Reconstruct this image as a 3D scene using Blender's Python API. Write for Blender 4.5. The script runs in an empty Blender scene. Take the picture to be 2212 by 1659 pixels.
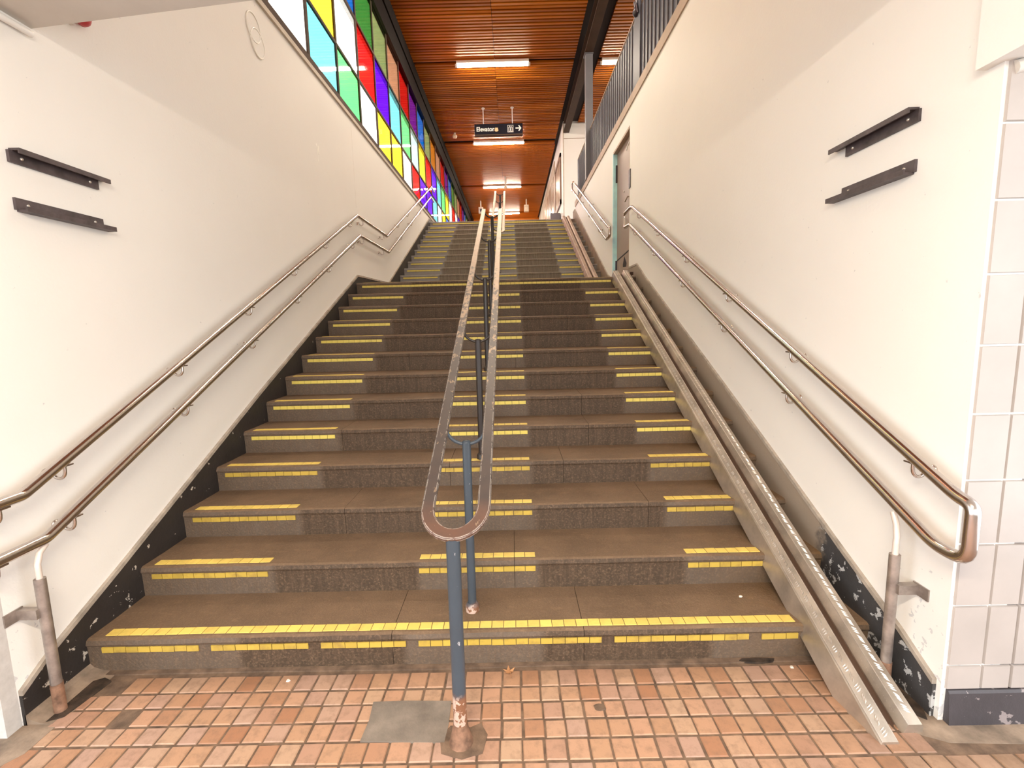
import bpy, math, random
from mathutils import Vector, Matrix
random.seed(7)
C = bpy.context.scene.collection
S = bpy.context.scene
PI = math.pi

# ------------------------------------------------------------------ camera, world, lights, exposure
F_PX, W_PX = 1032.37, 2212.0
R0 = Vector((0.9997, 0.0013, -0.0236)); D0 = Vector((-0.0232, -0.1303, -0.9912)); F0 = Vector((-0.0043, 0.9915, -0.1302))
cam = bpy.data.cameras.new('camera'); cam.sensor_fit = 'HORIZONTAL'; cam.sensor_width = 36.0
cam.lens = F_PX / W_PX * 36.0; cam.clip_start = 0.02; cam.clip_end = 200
co = bpy.data.objects.new('camera', cam); C.objects.link(co)
R0.normalize(); F0 = (F0 - R0 * F0.dot(R0)).normalized(); U0 = R0.cross(F0)
co.matrix_world = Matrix(((R0.x, U0.x, -F0.x, 0), (R0.y, U0.y, -F0.y, 0), (R0.z, U0.z, -F0.z, 1.5993), (0, 0, 0, 1)))
S.camera = co

wd = bpy.data.worlds.new('overcast_sky'); S.world = wd; wd.use_nodes = True
bg = wd.node_tree.nodes['Background']; bg.inputs[0].default_value = (0.93, 0.97, 1.0, 1); bg.inputs[1].default_value = 3.6
LAMP = 190.0          # strength of the fluorescent diffusers
S.view_settings.view_transform = 'Standard'; S.view_settings.look = 'None'
S.view_settings.exposure = 0.09; S.view_settings.gamma = 1.0; S.view_settings.use_curve_mapping = False

# ------------------------------------------------------------------ material helpers
def new_mat(name):
    m = bpy.data.materials.new(name); m.use_nodes = True
    nt = m.node_tree; b = nt.nodes['Principled BSDF']
    return m, nt, b
def nd(nt, t, **kw):
    n = nt.nodes.new(t)
    for k, v in kw.items():
        if k in n.inputs: n.inputs[k].default_value = v
        else: setattr(n, k, v)
    return n
def noise(nt, scale, detail=5, stretch=(1, 1, 1), rough=0.6):
    tc = nd(nt, 'ShaderNodeNewGeometry'); mp = nd(nt, 'ShaderNodeMapping'); mp.inputs['Scale'].default_value = stretch
    n = nd(nt, 'ShaderNodeTexNoise', Scale=scale, Detail=detail, Roughness=rough)
    nt.links.new(tc.outputs['Position'], mp.inputs[0]); nt.links.new(mp.outputs[0], n.inputs['Vector'])
    return n.outputs['Fac']
def ramp(nt, fac, stops):
    r = nd(nt, 'ShaderNodeValToRGB'); e = r.color_ramp.elements
    while len(e) < len(stops): e.new(0.5)
    for i, (p, c) in enumerate(stops):
        e[i].position = p; e[i].color = (c[0], c[1], c[2], 1) if len(c) == 3 else c
    nt.links.new(fac, r.inputs[0]); return r.outputs[0]
def mix(nt, fac, a, b, mode='MIX'):
    m = nd(nt, 'ShaderNodeMix', data_type='RGBA', blend_type=mode)
    for sock, v in ((m.inputs[0], fac), (m.inputs[6], a), (m.inputs[7], b)):
        if hasattr(v, 'is_linked') or isinstance(v, bpy.types.NodeSocket): nt.links.new(v, sock)
        elif isinstance(v, (int, float)): sock.default_value = v
        else: sock.default_value = (*v, 1)
    return m.outputs[2]
def math_(nt, op, a, b=0.0, clamp=False):
    m = nd(nt, 'ShaderNodeMath', operation=op, use_clamp=clamp)
    for i, v in enumerate((a, b)):
        if isinstance(v, bpy.types.NodeSocket): nt.links.new(v, m.inputs[i])
        else: m.inputs[i].default_value = v
    return m.outputs[0]
def bump(nt, b, h, strength=0.3, dist=0.01):
    n = nd(nt, 'ShaderNodeBump', Strength=strength, Distance=dist)
    nt.links.new(h, n.inputs['Height']); nt.links.new(n.outputs[0], b.inputs['Normal'])
def lin(r, g, b):
    f = lambda c: (c / 255 / 12.92) if c / 255 <= 0.04045 else ((c / 255 + 0.055) / 1.055) ** 2.4
    return (f(r), f(g), f(b))
def plain(name, col, rough=0.6, metal=0.0, var=0.12, scale=6, bmp=0.0, stretch=(1, 1, 1), spec=0.5):
    m, nt, b = new_mat(name)
    n = noise(nt, scale, stretch=stretch)
    lo = tuple(c * (1 - var) for c in col); hi = tuple(min(1, c * (1 + var)) for c in col)
    nt.links.new(ramp(nt, n, [(0.3, lo), (0.7, hi)]), b.inputs['Base Color'])
    b.inputs['Roughness'].default_value = rough; b.inputs['Metallic'].default_value = metal
    b.inputs['Specular IOR Level'].default_value = spec
    if bmp: bump(nt, b, noise(nt, scale * 12), bmp, 0.004)
    return m
def objpos(nt):
    g = nd(nt, 'ShaderNodeNewGeometry'); s = nd(nt, 'ShaderNodeSeparateXYZ')
    nt.links.new(g.outputs['Position'], s.inputs[0]); return s.outputs, g

M = {}
# painted plaster
def plaster(name, col):
    m, nt, b = new_mat(name)
    n = noise(nt, 1.3); base = ramp(nt, n, [(0.3, tuple(c * .97 for c in col)), (0.7, col)])
    pos, _ = objpos(nt)
    low = math_(nt, 'MULTIPLY', math_(nt, 'SUBTRACT', 2.2, pos[1], True), math_(nt, 'SUBTRACT', 0.75, pos[2], True))
    chips = math_(nt, 'GREATER_THAN', math_(nt, 'ADD', noise(nt, 26, 6), math_(nt, 'MULTIPLY', low, 0.55)), 0.72)
    nt.links.new(mix(nt, math_(nt, 'MULTIPLY', chips, 0.45), base, (0.36, 0.37, 0.42)), b.inputs['Base Color'])
    b.inputs['Roughness'].default_value = 0.55; b.inputs['Specular IOR Level'].default_value = 0.25
    bump(nt, b, math_(nt, 'ADD', noise(nt, 60, 4), math_(nt, 'MULTIPLY', noise(nt, 7), 1.5)), 0.18, 0.004)
    return m
M['plaster'] = plaster('white_painted_plaster', (0.84, 0.822, 0.79))
M['soffit'] = plain('grey_painted_soffit', (0.62, 0.58, 0.53), .6, var=.04)
M['wtile'] = plain('pale_glazed_wall_tile', (0.43, 0.385, 0.36), .3, var=.06, scale=4, bmp=.05)
M['grout'] = plain('white_grout', (0.55, 0.53, 0.51), .8, var=.1, scale=30)
# stair concrete with cleaned bands and dirty walking lanes on the risers
def concrete(name, tread, riser, clean, bands):
    m, nt, b = new_mat(name)
    pos, g = objpos(nt)
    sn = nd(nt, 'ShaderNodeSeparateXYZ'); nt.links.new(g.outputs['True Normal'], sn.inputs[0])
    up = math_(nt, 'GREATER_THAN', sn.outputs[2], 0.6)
    fac = None
    for (a, c) in bands:
        f = math_(nt, 'MULTIPLY', math_(nt, 'MULTIPLY', math_(nt, 'SUBTRACT', pos[0], a), 25.0, True), math_(nt, 'MULTIPLY', math_(nt, 'SUBTRACT', c, pos[0]), 25.0, True))
        fac = f if fac is None else math_(nt, 'MAXIMUM', fac, f)
    fac = math_(nt, 'MULTIPLY', fac, math_(nt, 'ADD', 0.35, noise(nt, 6, 6)), True)
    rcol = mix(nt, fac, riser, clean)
    streak = noise(nt, 9, 7, (5.0, 0.6, 0.35), 0.72)
    rcol = mix(nt, math_(nt, 'MULTIPLY', math_(nt, 'SUBTRACT', streak, 0.45, True), 2.4, True), rcol, tuple(c * 2.0 for c in riser))
    blot = ramp(nt, noise(nt, 2.6, 8, rough=0.68), [(0.3, (0, 0, 0)), (0.7, (1, 1, 1))])
    tcol = mix(nt, blot, tuple(c * 0.72 for c in tread), tuple(c * 1.25 for c in tread))
    scuff = math_(nt, 'MULTIPLY', math_(nt, 'SUBTRACT', noise(nt, 18, 8, (0.5, 1, 1), 0.75), 0.56, True), 3.0, True)
    tcol = mix(nt, scuff, tcol, tuple(c * 1.9 for c in tread))
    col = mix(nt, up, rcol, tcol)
    fine = noise(nt, 85, 4, rough=0.7)
    col = mix(nt, math_(nt, 'MULTIPLY', math_(nt, 'SUBTRACT', fine, 0.5, True), 2.2), col, tuple(c * 1.7 for c in tread))
    # rust-brown water stain beside the ramp
    st = math_(nt, 'MULTIPLY', math_(nt, 'MULTIPLY', math_(nt, 'SUBTRACT', pos[0], 0.95), 2.0, True), math_(nt, 'SUBTRACT', noise(nt, 3.0, 5), 0.42, True))
    col = mix(nt, math_(nt, 'MULTIPLY', st, 2.5, True), col, (0.16, 0.08, 0.02))
    nt.links.new(col, b.inputs['Base Color']); b.inputs['Roughness'].default_value = 0.62
    b.inputs['Specular IOR Level'].default_value = 0.35
    bump(nt, b, math_(nt, 'ADD', noise(nt, 110, 3), noise(nt, 24, 5)), 0.55, 0.006)
    return m
bands = [(-2.2, -1.30), (-0.56, 0.13), (0.88, 1.8)]
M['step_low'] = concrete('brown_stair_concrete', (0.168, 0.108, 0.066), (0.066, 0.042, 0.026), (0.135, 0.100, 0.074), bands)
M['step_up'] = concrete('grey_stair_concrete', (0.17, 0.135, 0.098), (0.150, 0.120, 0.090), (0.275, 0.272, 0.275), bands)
def yellow(name, col, dirt):
    m, nt, b = new_mat(name)
    n = noise(nt, 14, 5); oi = nd(nt, 'ShaderNodeObjectInfo')
    c = mix(nt, oi.outputs['Random'], tuple(k * .88 for k in col), tuple(min(1, k * 1.1) for k in col))
    d = math_(nt, 'MULTIPLY', math_(nt, 'SUBTRACT', n, 0.5, True), dirt, True)
    nt.links.new(mix(nt, d, c, (0.30, 0.19, 0.05)), b.inputs['Base Color']); b.inputs['Roughness'].default_value = 0.5
    return m
M['yellow'] = yellow('yellow_marker_tile', (0.82, 0.61, 0.14), 1.6)
M['yellow_mid'] = yellow('greenish_yellow_marker_tile', (0.74, 0.60, 0.13), 1.2)
M['yellow_dim'] = yellow('grimy_yellow_marker_tile', (0.52, 0.36, 0.06), 3.8)
# terracotta
def terra():
    m, nt, b = new_mat('terracotta_quarry_tile')
    oi = nd(nt, 'ShaderNodeObjectInfo')
    c = ramp(nt, oi.outputs['Random'], [(0.0, (0.35, 0.165, 0.09)), (0.25, (0.43, 0.25, 0.150)), (0.5, (0.46, 0.26, 0.165)), (0.7, (0.45, 0.29, 0.19)), (0.85, (0.42, 0.265, 0.20)), (1.0, (0.39, 0.20, 0.115))])
    n = noise(nt, 22, 7, rough=0.7)
    c = mix(nt, math_(nt, 'MULTIPLY', math_(nt, 'SUBTRACT', n, 0.48, True), 2.6, True), c, (0.20, 0.12, 0.08))
    pos, _ = objpos(nt)
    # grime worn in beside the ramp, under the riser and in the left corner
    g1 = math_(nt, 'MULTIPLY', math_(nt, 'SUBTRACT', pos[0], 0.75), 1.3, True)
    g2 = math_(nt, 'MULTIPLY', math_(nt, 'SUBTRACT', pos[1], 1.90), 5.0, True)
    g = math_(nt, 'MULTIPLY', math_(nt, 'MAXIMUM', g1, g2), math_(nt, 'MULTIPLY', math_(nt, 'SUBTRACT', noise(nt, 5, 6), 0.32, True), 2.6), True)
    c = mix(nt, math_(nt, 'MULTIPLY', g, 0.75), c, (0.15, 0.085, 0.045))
    nt.links.new(c, b.inputs['Base Color']); b.inputs['Roughness'].default_value = 0.5
    bump(nt, b, noise(nt, 160, 3), 0.25, 0.003); return m
M['terra'] = terra()
M['mortar'] = plain('dark_mortar', (0.155, 0.10, 0.066), .9, var=.5, scale=14, bmp=.5)
M['grime_and_shade'] = plain('black_brown_grime_and_shade', (0.045, 0.028, 0.018), .7, var=.8, scale=18, bmp=.6)
M['cement'] = plain('grey_cement', (0.20, 0.165, 0.135), .8, var=.3, scale=9, bmp=.4)
M['dirtcement'] = plain('dirty_cement', (0.25, 0.185, 0.135), .8, var=.75, scale=5, bmp=.5)
def skirt(name, paint, chip, thr, far=None):
    m, nt, b = new_mat(name)
    pos, _ = objpos(nt)
    near = math_(nt, 'SUBTRACT', 1.0, math_(nt, 'MULTIPLY', math_(nt, 'SUBTRACT', pos[1], 1.7), 0.6), True)
    n = noise(nt, 17, 8, rough=0.62)
    c = math_(nt, 'GREATER_THAN', math_(nt, 'ADD', n, math_(nt, 'MULTIPLY', near, 0.10)), thr)
    base = mix(nt, noise(nt, 6, 6), tuple(k * .6 for k in paint), tuple(k * 1.5 for k in paint))
    if far:
        fb = math_(nt, 'MULTIPLY', math_(nt, 'SUBTRACT', math_(nt, 'ADD', pos[1], math_(nt, 'MULTIPLY', noise(nt, 5), 0.7)), 2.75), 9.0, True)
        base = mix(nt, fb, base, mix(nt, noise(nt, 4), tuple(k * .85 for k in far), far))
        c = math_(nt, 'MULTIPLY', c, math_(nt, 'SUBTRACT', 1.0, fb))
    nt.links.new(mix(nt, c, base, chip), b.inputs['Base Color']); b.inputs['Roughness'].default_value = 0.5
    bump(nt, b, math_(nt, 'SUBTRACT', noise(nt, 40), math_(nt, 'MULTIPLY', c, 0.8)), 0.4, 0.004)
    return m
M['skirt_l'] = skirt('chipped_black_skirting_paint', (0.024, 0.020, 0.019), (0.50, 0.45, 0.39), 0.70)
M['skirt_r'] = skirt('peeling_black_and_tan_skirting', (0.05, 0.048, 0.05), (0.5, 0.5, 0.5), 0.66, (0.34, 0.275, 0.215))
M['skirt_brown'] = plain('brown_painted_skirting', (0.27, 0.19, 0.135), .6, 0, .25, 6)
M['base_near'] = skirt('dark_scuffed_skirting', (0.050, 0.043, 0.048), (0.26, 0.22, 0.22), 0.68)
M['skirt_edge'] = plain('grey_skirting_edge', (0.36, 0.31, 0.26), .7, var=.3, scale=12)
def steel(name, col, rough, wear=None):
    m, nt, b = new_mat(name)
    nt.links.new(ramp(nt, noise(nt, 30, 4), [(0.3, tuple(c * .9 for c in col)), (0.7, col)]), b.inputs['Base Color'])
    b.inputs['Metallic'].default_value = 1.0; b.inputs['Roughness'].default_value = rough
    return m
M['stainless'] = steel('stainless_steel', (0.64, 0.58, 0.545), 0.19)
M['galv'] = plain('galvanised_pipe', (0.38, 0.33, 0.30), .4, .7, .35, 12)
M['rustpipe'] = plain('rusted_pipe', (0.30, 0.17, 0.11), .6, .4, .6, 18)
def painted_steel(name, col, chip, thr, scale=22, rust=None):
    m, nt, b = new_mat(name)
    c = math_(nt, 'GREATER_THAN', noise(nt, scale, 6, (1, 1, 0.5), 0.7), thr)
    base = mix(nt, noise(nt, 4), tuple(k * .8 for k in col), tuple(k * 1.2 for k in col))
    out = mix(nt, c, base, chip)
    if rust:
        pos, _ = objpos(nt)
        r = math_(nt, 'MULTIPLY', math_(nt, 'SUBTRACT', math_(nt, 'ADD', rust[0], math_(nt, 'MULTIPLY', noise(nt, 9), 0.12)), pos[2]), 25.0, True)
        out = mix(nt, r, out, mix(nt, math_(nt, 'GREATER_THAN', noise(nt, 20, 5), 0.52), (0.22, 0.10, 0.055), (0.55, 0.40, 0.33)))
    nt.links.new(out, b.inputs['Base Color']); b.inputs['Roughness'].default_value = 0.32
    return m
M['bluepost'] = painted_steel('dark_blue_painted_steel', (0.050, 0.067, 0.088), (0.38, 0.38, 0.40), 0.67, 40, (0.16,))
M['blackpost'] = painted_steel('black_painted_steel', (0.028, 0.022, 0.021), (0.2, 0.17, 0.15), 0.74, 26)
def railbar():
    m, nt, b = new_mat('worn_painted_rail_bar')
    pos, g = objpos(nt)
    wear = math_(nt, 'MULTIPLY', math_(nt, 'SUBTRACT', pos[1], 2.1), 0.22, True)
    n = noise(nt, 20, 6, (1.5, 0.6, 1), 0.7)
    c = math_(nt, 'GREATER_THAN', math_(nt, 'ADD', n, math_(nt, 'MULTIPLY', wear, 0.42)), 0.64)
    base = mix(nt, noise(nt, 12, 6), (0.040, 0.034, 0.035), (0.080, 0.056, 0.046))
    loop = math_(nt, 'MULTIPLY', math_(nt, 'SUBTRACT', 1.80, pos[1]), 14.0, True)
    base = mix(nt, math_(nt, 'MULTIPLY', loop, math_(nt, 'MULTIPLY', noise(nt, 16, 5), 1.0)), base, (0.15, 0.068, 0.042))
    bare = mix(nt, noise(nt, 8), (0.21, 0.145, 0.10), (0.40, 0.305, 0.22))
    edge = nd(nt, 'ShaderNodeBevel', Radius=0.004); edge.samples = 4
    dt = nd(nt, 'ShaderNodeVectorMath', operation='DOT_PRODUCT')
    nt.links.new(edge.outputs[0], dt.inputs[0]); nt.links.new(g.outputs['True Normal'], dt.inputs[1])
    ed = math_(nt, 'LESS_THAN', dt.outputs['Value'], 0.93)
    col = mix(nt, c, base, bare)
    col = mix(nt, math_(nt, 'MULTIPLY', ed, math_(nt, 'GREATER_THAN', noise(nt, 35), 0.45)), col, (0.75, 0.68, 0.6))
    nt.links.new(col, b.inputs['Base Color'])
    nt.links.new(math_(nt, 'MULTIPLY', c, 0.55), b.inputs['Metallic']); b.inputs['Roughness'].default_value = 0.42
    return m
M['railbar'] = railbar()
M['alu'] = plain('checker_plate_aluminium', (0.50, 0.43, 0.36), .36, .75, .35, 5)
M['alulug'] = plain('worn_checker_lugs', (0.72, 0.66, 0.6), .3, .85, .15, 9)
M['alu_up'] = plain('dull_ramp_metal', (0.42, 0.30, 0.235), .5, .35, .25, 4)
M['wallrail'] = plain('dark_painted_rail', (0.085, 0.066, 0.07), .5, .2, .4, 18)
M['screw'] = plain('pale_screw', (0.7, 0.65, 0.6), .3, .8)
def wood():
    m, nt, b = new_mat('varnished_slat_wood')
    oi = nd(nt, 'ShaderNodeObjectInfo')
    c = ramp(nt, oi.outputs['Random'], [(0.0, (0.33, 0.078, 0.003)), (0.5, (0.46, 0.116, 0.005)), (1.0, (0.62, 0.178, 0.010))])
    n = noise(nt, 7, 6, (0.4, 6, 6))
    c = mix(nt, n, mix(nt, 0.35, c, (0.20, 0.045, 0.004)), c)
    b.inputs['Specular IOR Level'].default_value = 0.25
    nt.links.new(c, b.inputs['Base Color']); b.inputs['Roughness'].default_value = 0.42
    return m
M['wood'] = wood()
M['woodfar'] = plain('varnished_slat_wood_far', (0.46, 0.116, 0.006), .42, 0, .3, 3, stretch=(.3, 8, 1), spec=.3)
M['void'] = plain('dark_ceiling_void', (0.016, 0.005, 0.004), .8)
M['beam'] = plain('dark_brown_steel', (0.075, 0.043, 0.028), .6, 0, .15, 3, spec=.2)
M['beamdark'] = plain('black_steel', (0.009, 0.005, 0.004), .85, spec=.12)
M['column'] = plain('slate_painted_column', (0.17, 0.165, 0.18), .5, 0, .1, 3)
M['fence'] = plain('slate_blue_sheet_metal', (0.066, 0.075, 0.105), .5, .0, .15, 2)
M['fencerib'] = plain('slate_rib_edge', (0.165, 0.155, 0.17), .5, .1, .1, 4)
M['cap'] = plain('tan_wall_cap', (0.45, 0.335, 0.25), .6, 0, .15, 4)
M['frame'] = plain('brown_window_frame', (0.085, 0.055, 0.042), .7, 0, .2, 5, spec=.15)
M['sillcap'] = plain('tan_sill', (0.55, 0.48, 0.40), .6)
M['doorleaf'] = plain('taupe_painted_door', (0.33, 0.255, 0.21), .45, 0, .06, 2)
M['jambblue'] = plain('light_blue_painted_jamb', (0.50, 0.86, 1.0), .5, 0, .15, 6)
M['hinge'] = plain('dark_hinge', (0.07, 0.06, 0.075), .4, .5)
M['black'] = plain('black_paint', (0.012, 0.01, 0.01), .5)
M['signblack'] = plain('black_sign_face', (0.010, 0.009, 0.016), .7, spec=.12)
M['white'] = plain('white_print', (0.85, 0.82, 0.78), .5)
M['sticker'] = plain('tan_sticker', (0.72, 0.45, 0.22), .5, 0, .35, 60)
M['cream'] = plain('cream_plastic', (0.75, 0.62, 0.48), .5)
M['greybox'] = plain('grey_cabinet', (0.17, 0.15, 0.16), .5)
M['brown'] = plain('brown_trim', (0.25, 0.15, 0.11), .5)
M['poster'] = plain('dim_display', (0.36, 0.27, 0.2), .25, 0, .6, 3, stretch=(1, 6, .6))
M['red'] = plain('red_bell', (0.45, 0.05, 0.06), .4)
M['leaf'] = plain('dry_leaf', (0.40, 0.19, 0.08), .7)
M['debris'] = plain('pale_debris', (0.75, 0.7, 0.62), .7)
M['paintwhite'] = plain('white_gloss_ring', (0.88, 0.87, 0.82), .35)
M['rod'] = plain('white_rod', (0.75, 0.66, 0.6), .4, .2)
M['eave'] = plain('grey_eave', (0.55, 0.55, 0.53), .7)
M['ground'] = plain('pale_paving', (0.45, 0.43, 0.40), .8)
def lampmat():
    m, nt, b = new_mat('fluorescent_diffuser')
    b.inputs['Base Color'].default_value = (0.9, 0.85, 0.75, 1)
    b.inputs['Emission Color'].default_value = (1.0, 0.86, 0.68, 1); b.inputs['Emission Strength'].default_value = LAMP
    return m
M['lamp'] = lampmat()
M['lampbody'] = plain('lamp_end_cap', (0.8, 0.72, 0.62), .4)
def glass(name, col):
    m = bpy.data.materials.new(name); m.use_nodes = True; nt = m.node_tree
    nt.nodes.remove(nt.nodes['Principled BSDF']); out = nt.nodes['Material Output']
    t = nd(nt, 'ShaderNodeBsdfTransparent'); t.inputs[0].default_value = (*[max(c, 0.0) ** 0.5 for c in col], 1)
    g = nd(nt, 'ShaderNodeBsdfGlossy', Roughness=0.03); ge = nd(nt, 'ShaderNodeNewGeometry')
    dp = nd(nt, 'ShaderNodeVectorMath', operation='DOT_PRODUCT'); nt.links.new(ge.outputs['Normal'], dp.inputs[0]); nt.links.new(ge.outputs['Incoming'], dp.inputs[1])
    k = math_(nt, 'SUBTRACT', 1.0, math_(nt, 'ABSOLUTE', dp.outputs['Value']), True)
    fr = math_(nt, 'ADD', 0.03, math_(nt, 'MULTIPLY', math_(nt, 'POWER', k, 5.0), 0.6))     # Schlick reflectance, both sides alike
    mx = nd(nt, 'ShaderNodeMixShader'); nt.links.new(fr, mx.inputs[0])
    nt.links.new(t.outputs[0], mx.inputs[1]); nt.links.new(g.outputs[0], mx.inputs[2]); nt.links.new(mx.outputs[0], out.inputs[0])
    return m
GL = {k: glass('stained_glass_' + n, c) for k, (n, c) in {
    'w': ('white', (.95, .92, .85)), 'c': ('cyan', (.13, .46, .47)), 'g': ('green', (.11, .58, .16)), 'y': ('yellow', (.92, .70, .035)),
    'r': ('red', (.85, .010, .010)), 'p': ('purple', (.085, .003, .80)), 'b': ('blue', (.0, .22, .85)), 'l': ('lime', (.42, .52, .19)),
    'o': ('orange', (.90, .28, .022)), 'h': ('peach', (.88, .40, .21)), 'd': ('leaf_green', (.055, .36, .06)), 'm': ('mint', (.42, .60, .49)),
    'v': ('violet', (.22, .011, .36))}.items()}

# ------------------------------------------------------------------ mesh helpers
class MB:
    def __init__(s): s.v = []; s.f = []; s.mi = []; s.sm = []
    def add(s, vs, fs, mi=0, sm=False):
        o = len(s.v); s.v += [tuple(p) for p in vs]
        for f in fs: s.f.append([i + o for i in f]); s.mi.append(mi); s.sm.append(sm)
    def box(s, x0, x1, y0, y1, z0, z1, mi=0):
        v = [(x, y, z) for x in (x0, x1) for y in (y0, y1) for z in (z0, z1)]
        s.add(v, [(0, 1, 3, 2), (4, 6, 7, 5), (0, 4, 5, 1), (2, 3, 7, 6), (0, 2, 6, 4), (1, 5, 7, 3)], mi)
    def cbox(s, x0, x1, y0, y1, z0, z1, c, mi=0):     # box with chamfered top edges
        b = [(x0, y0), (x1, y0), (x1, y1), (x0, y1)]; t = [(x0 + c, y0 + c), (x1 - c, y0 + c), (x1 - c, y1 - c), (x0 + c, y1 - c)]
        v = [(x, y, z0) for x, y in b] + [(x, y, z1 - c) for x, y in b] + [(x, y, z1) for x, y in t]
        f = [(3, 2, 1, 0), (8, 9, 10, 11)]
        for i in range(4):
            j = (i + 1) % 4; f += [(i, j, j + 4, i + 4), (i + 4, j + 4, j + 8, i + 8)]
        s.add(v, f, mi)
    def prism_x(s, prof, x0, x1, mi=0, sm=False):      # closed profile of (y, z), extruded along x
        n = len(prof); v = [(x0, y, z) for y, z in prof] + [(x1, y, z) for y, z in prof]
        s.add(v, [tuple(range(n))[::-1], tuple(range(n, 2 * n))] + [(i, (i + 1) % n, n + (i + 1) % n, n + i) for i in range(n)], mi, sm)
    def prism_y(s, prof, y0, z0, y1, z1, mi=0):        # profile of (x, dz) swept along a slope
        n = len(prof); v = [(x, y0, z0 + d) for x, d in prof] + [(x, y1, z1 + d) for x, d in prof]
        s.add(v, [tuple(range(n)), tuple(range(n, 2 * n))[::-1]] + [((i + 1) % n, i, n + i, n + (i + 1) % n) for i in range(n)], mi)
    def poly_z(s, pts, z0, z1, mi=0):
        n = len(pts); v = [(x, y, z0) for x, y in pts] + [(x, y, z1) for x, y in pts]
        s.add(v, [tuple(range(n))[::-1], tuple(range(n, 2 * n))] + [(i, (i + 1) % n, n + (i + 1) % n, n + i) for i in range(n)], mi)
    def poly_yz(s, pts, x0, x1, mi=0): s.prism_x(pts, x0, x1, mi)
    def tube(s, pts, r, n=10, mi=0, cap=True, closed=False):
        P = [Vector(p) for p in pts]; m = len(P); rings = []
        T = []
        for i in range(m):
            a = P[(i - 1) % m] if (i > 0 or closed) else P[i]; b = P[(i + 1) % m] if (i < m - 1 or closed) else P[i]
            T.append((b - a).normalized())
        ref = Vector((0, 0, 1)) if abs(T[0].z) < 0.9 else Vector((1, 0, 0))
        u = (ref - T[0] * ref.dot(T[0])).normalized()
        vs = []
        for i in range(m):
            u = (u - T[i] * u.dot(T[i])).normalized(); w = T[i].cross(u)
            rr = r[i] if isinstance(r, (list, tuple)) else r
            k = 1.0
            if 0 < i < m - 1:
                d1 = (P[i] - P[i - 1]).normalized(); cs = max(0.5, d1.dot(T[i])); k = 1.0 / cs
            for j in range(n):
                a = 2 * PI * j / n; vs.append(P[i] + (u * math.cos(a) + w * math.sin(a)) * rr * (1 + (k - 1) * 0.5))
        fs = []
        for i in range(m if closed else m - 1):
            a, b = i * n, ((i + 1) % m) * n
            fs += [(a + j, a + (j + 1) % n, b + (j + 1) % n, b + j) for j in range(n)]
        s.add(vs, fs, mi, True)
        if cap and not closed:
            s.add([vs[j] for j in range(n)], [tuple(range(n))[::-1]], mi); s.add([vs[(m - 1) * n + j] for j in range(n)], [tuple(range(n))], mi)
    def lathe(s, c, prof, n=16, mi=0, axis='z'):       # profile of (r, h)
        vs = []
        for r, h in prof:
            for j in range(n):
                a = 2 * PI * j / n; p = (r * math.cos(a), r * math.sin(a))
                vs.append((c[0] + p[0], c[1] + p[1], c[2] + h) if axis == 'z' else (c[0] + h, c[1] + p[0], c[2] + p[1]) if axis == 'x' else (c[0] + p[0], c[1] + h, c[2] + p[1]))
        fs = []
        for i in range(len(prof) - 1):
            fs += [(i * n + j, i * n + (j + 1) % n, (i + 1) * n + (j + 1) % n, (i + 1) * n + j) for j in range(n)]
        s.add(vs, fs, mi, True)
        s.add(vs[:n], [tuple(range(n))[::-1]], mi); s.add(vs[-n:], [tuple(range(n))], mi)
    def mesh(s, name, mats):
        me = bpy.data.meshes.new(name); me.from_pydata(s.v, [], s.f)
        for m in (mats if isinstance(mats, (list, tuple)) else [mats]): me.materials.append(m)
        me.polygons.foreach_set('material_index', s.mi); me.polygons.foreach_set('use_smooth', s.sm); me.update()
        return me
def link(name, me, parent=None, loc=None):
    o = bpy.data.objects.new(name, me); C.objects.link(o)
    if parent is not None: o.parent = parent
    if loc is not None: o.location = loc
    return o
def fix_normals(me):
    import bmesh
    b = bmesh.new(); b.from_mesh(me); bmesh.ops.recalc_face_normals(b, faces=b.faces); b.to_mesh(me); b.free()
def obj(name, mb, mats, parent=None, loc=None, label=None, recalc=True):
    me = mb.mesh(name, mats)
    if recalc: fix_normals(me)
    o = link(name, me, parent, loc)
    if label: o['label'] = label
    return o
def local(o, base):                                      # keep world coordinates under an empty placed at base
    for ch in o.children: ch.matrix_parent_inverse = Matrix.Translation(-Vector(base))
def thing(name, label, cat, base, group=None):
    o = bpy.data.objects.new(name, None); C.objects.link(o); o.location = base; o.empty_display_size = 0.1
    o['label'] = label; o['category'] = cat
    if group: o['group'] = group
    return o
def part(name, mb, mats, root, label=None, recalc=True):
    """part given in world coordinates: its mesh is moved into the root's frame"""
    b = root.matrix_basis.translation if root.parent is None else Vector((0, 0, 0))
    mb.v = [(p[0] - b.x, p[1] - b.y, p[2] - b.z) for p in mb.v]
    return obj(name, mb, mats, root, None, label, recalc)
def struct(name, mb, mats, label, cat, recalc=True):
    o = obj(name, mb, mats, None, None, label, recalc); o['kind'] = 'structure'; o['category'] = cat; return o
def arc(cx, cy, r, a0, a1, n): return [(cx + r * math.cos(a0 + (a1 - a0) * i / n), cy + r * math.sin(a0 + (a1 - a0) * i / n)) for i in range(n + 1)]

# ------------------------------------------------------------------ dimensions
XL, XR = -2.05, 1.64
Y1, T, R = 2.0595, 0.3604, 0.165
Y2, T2, R2 = 8.546, 0.3632, 0.1662
ZL = 13 * R; ZT = ZL + 12 * R2; YL = Y1 + 12 * T; YT = Y2 + 11 * T2
CX = -0.235
ZC = 7.2; YF = 27.3
SL = R / T

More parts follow.
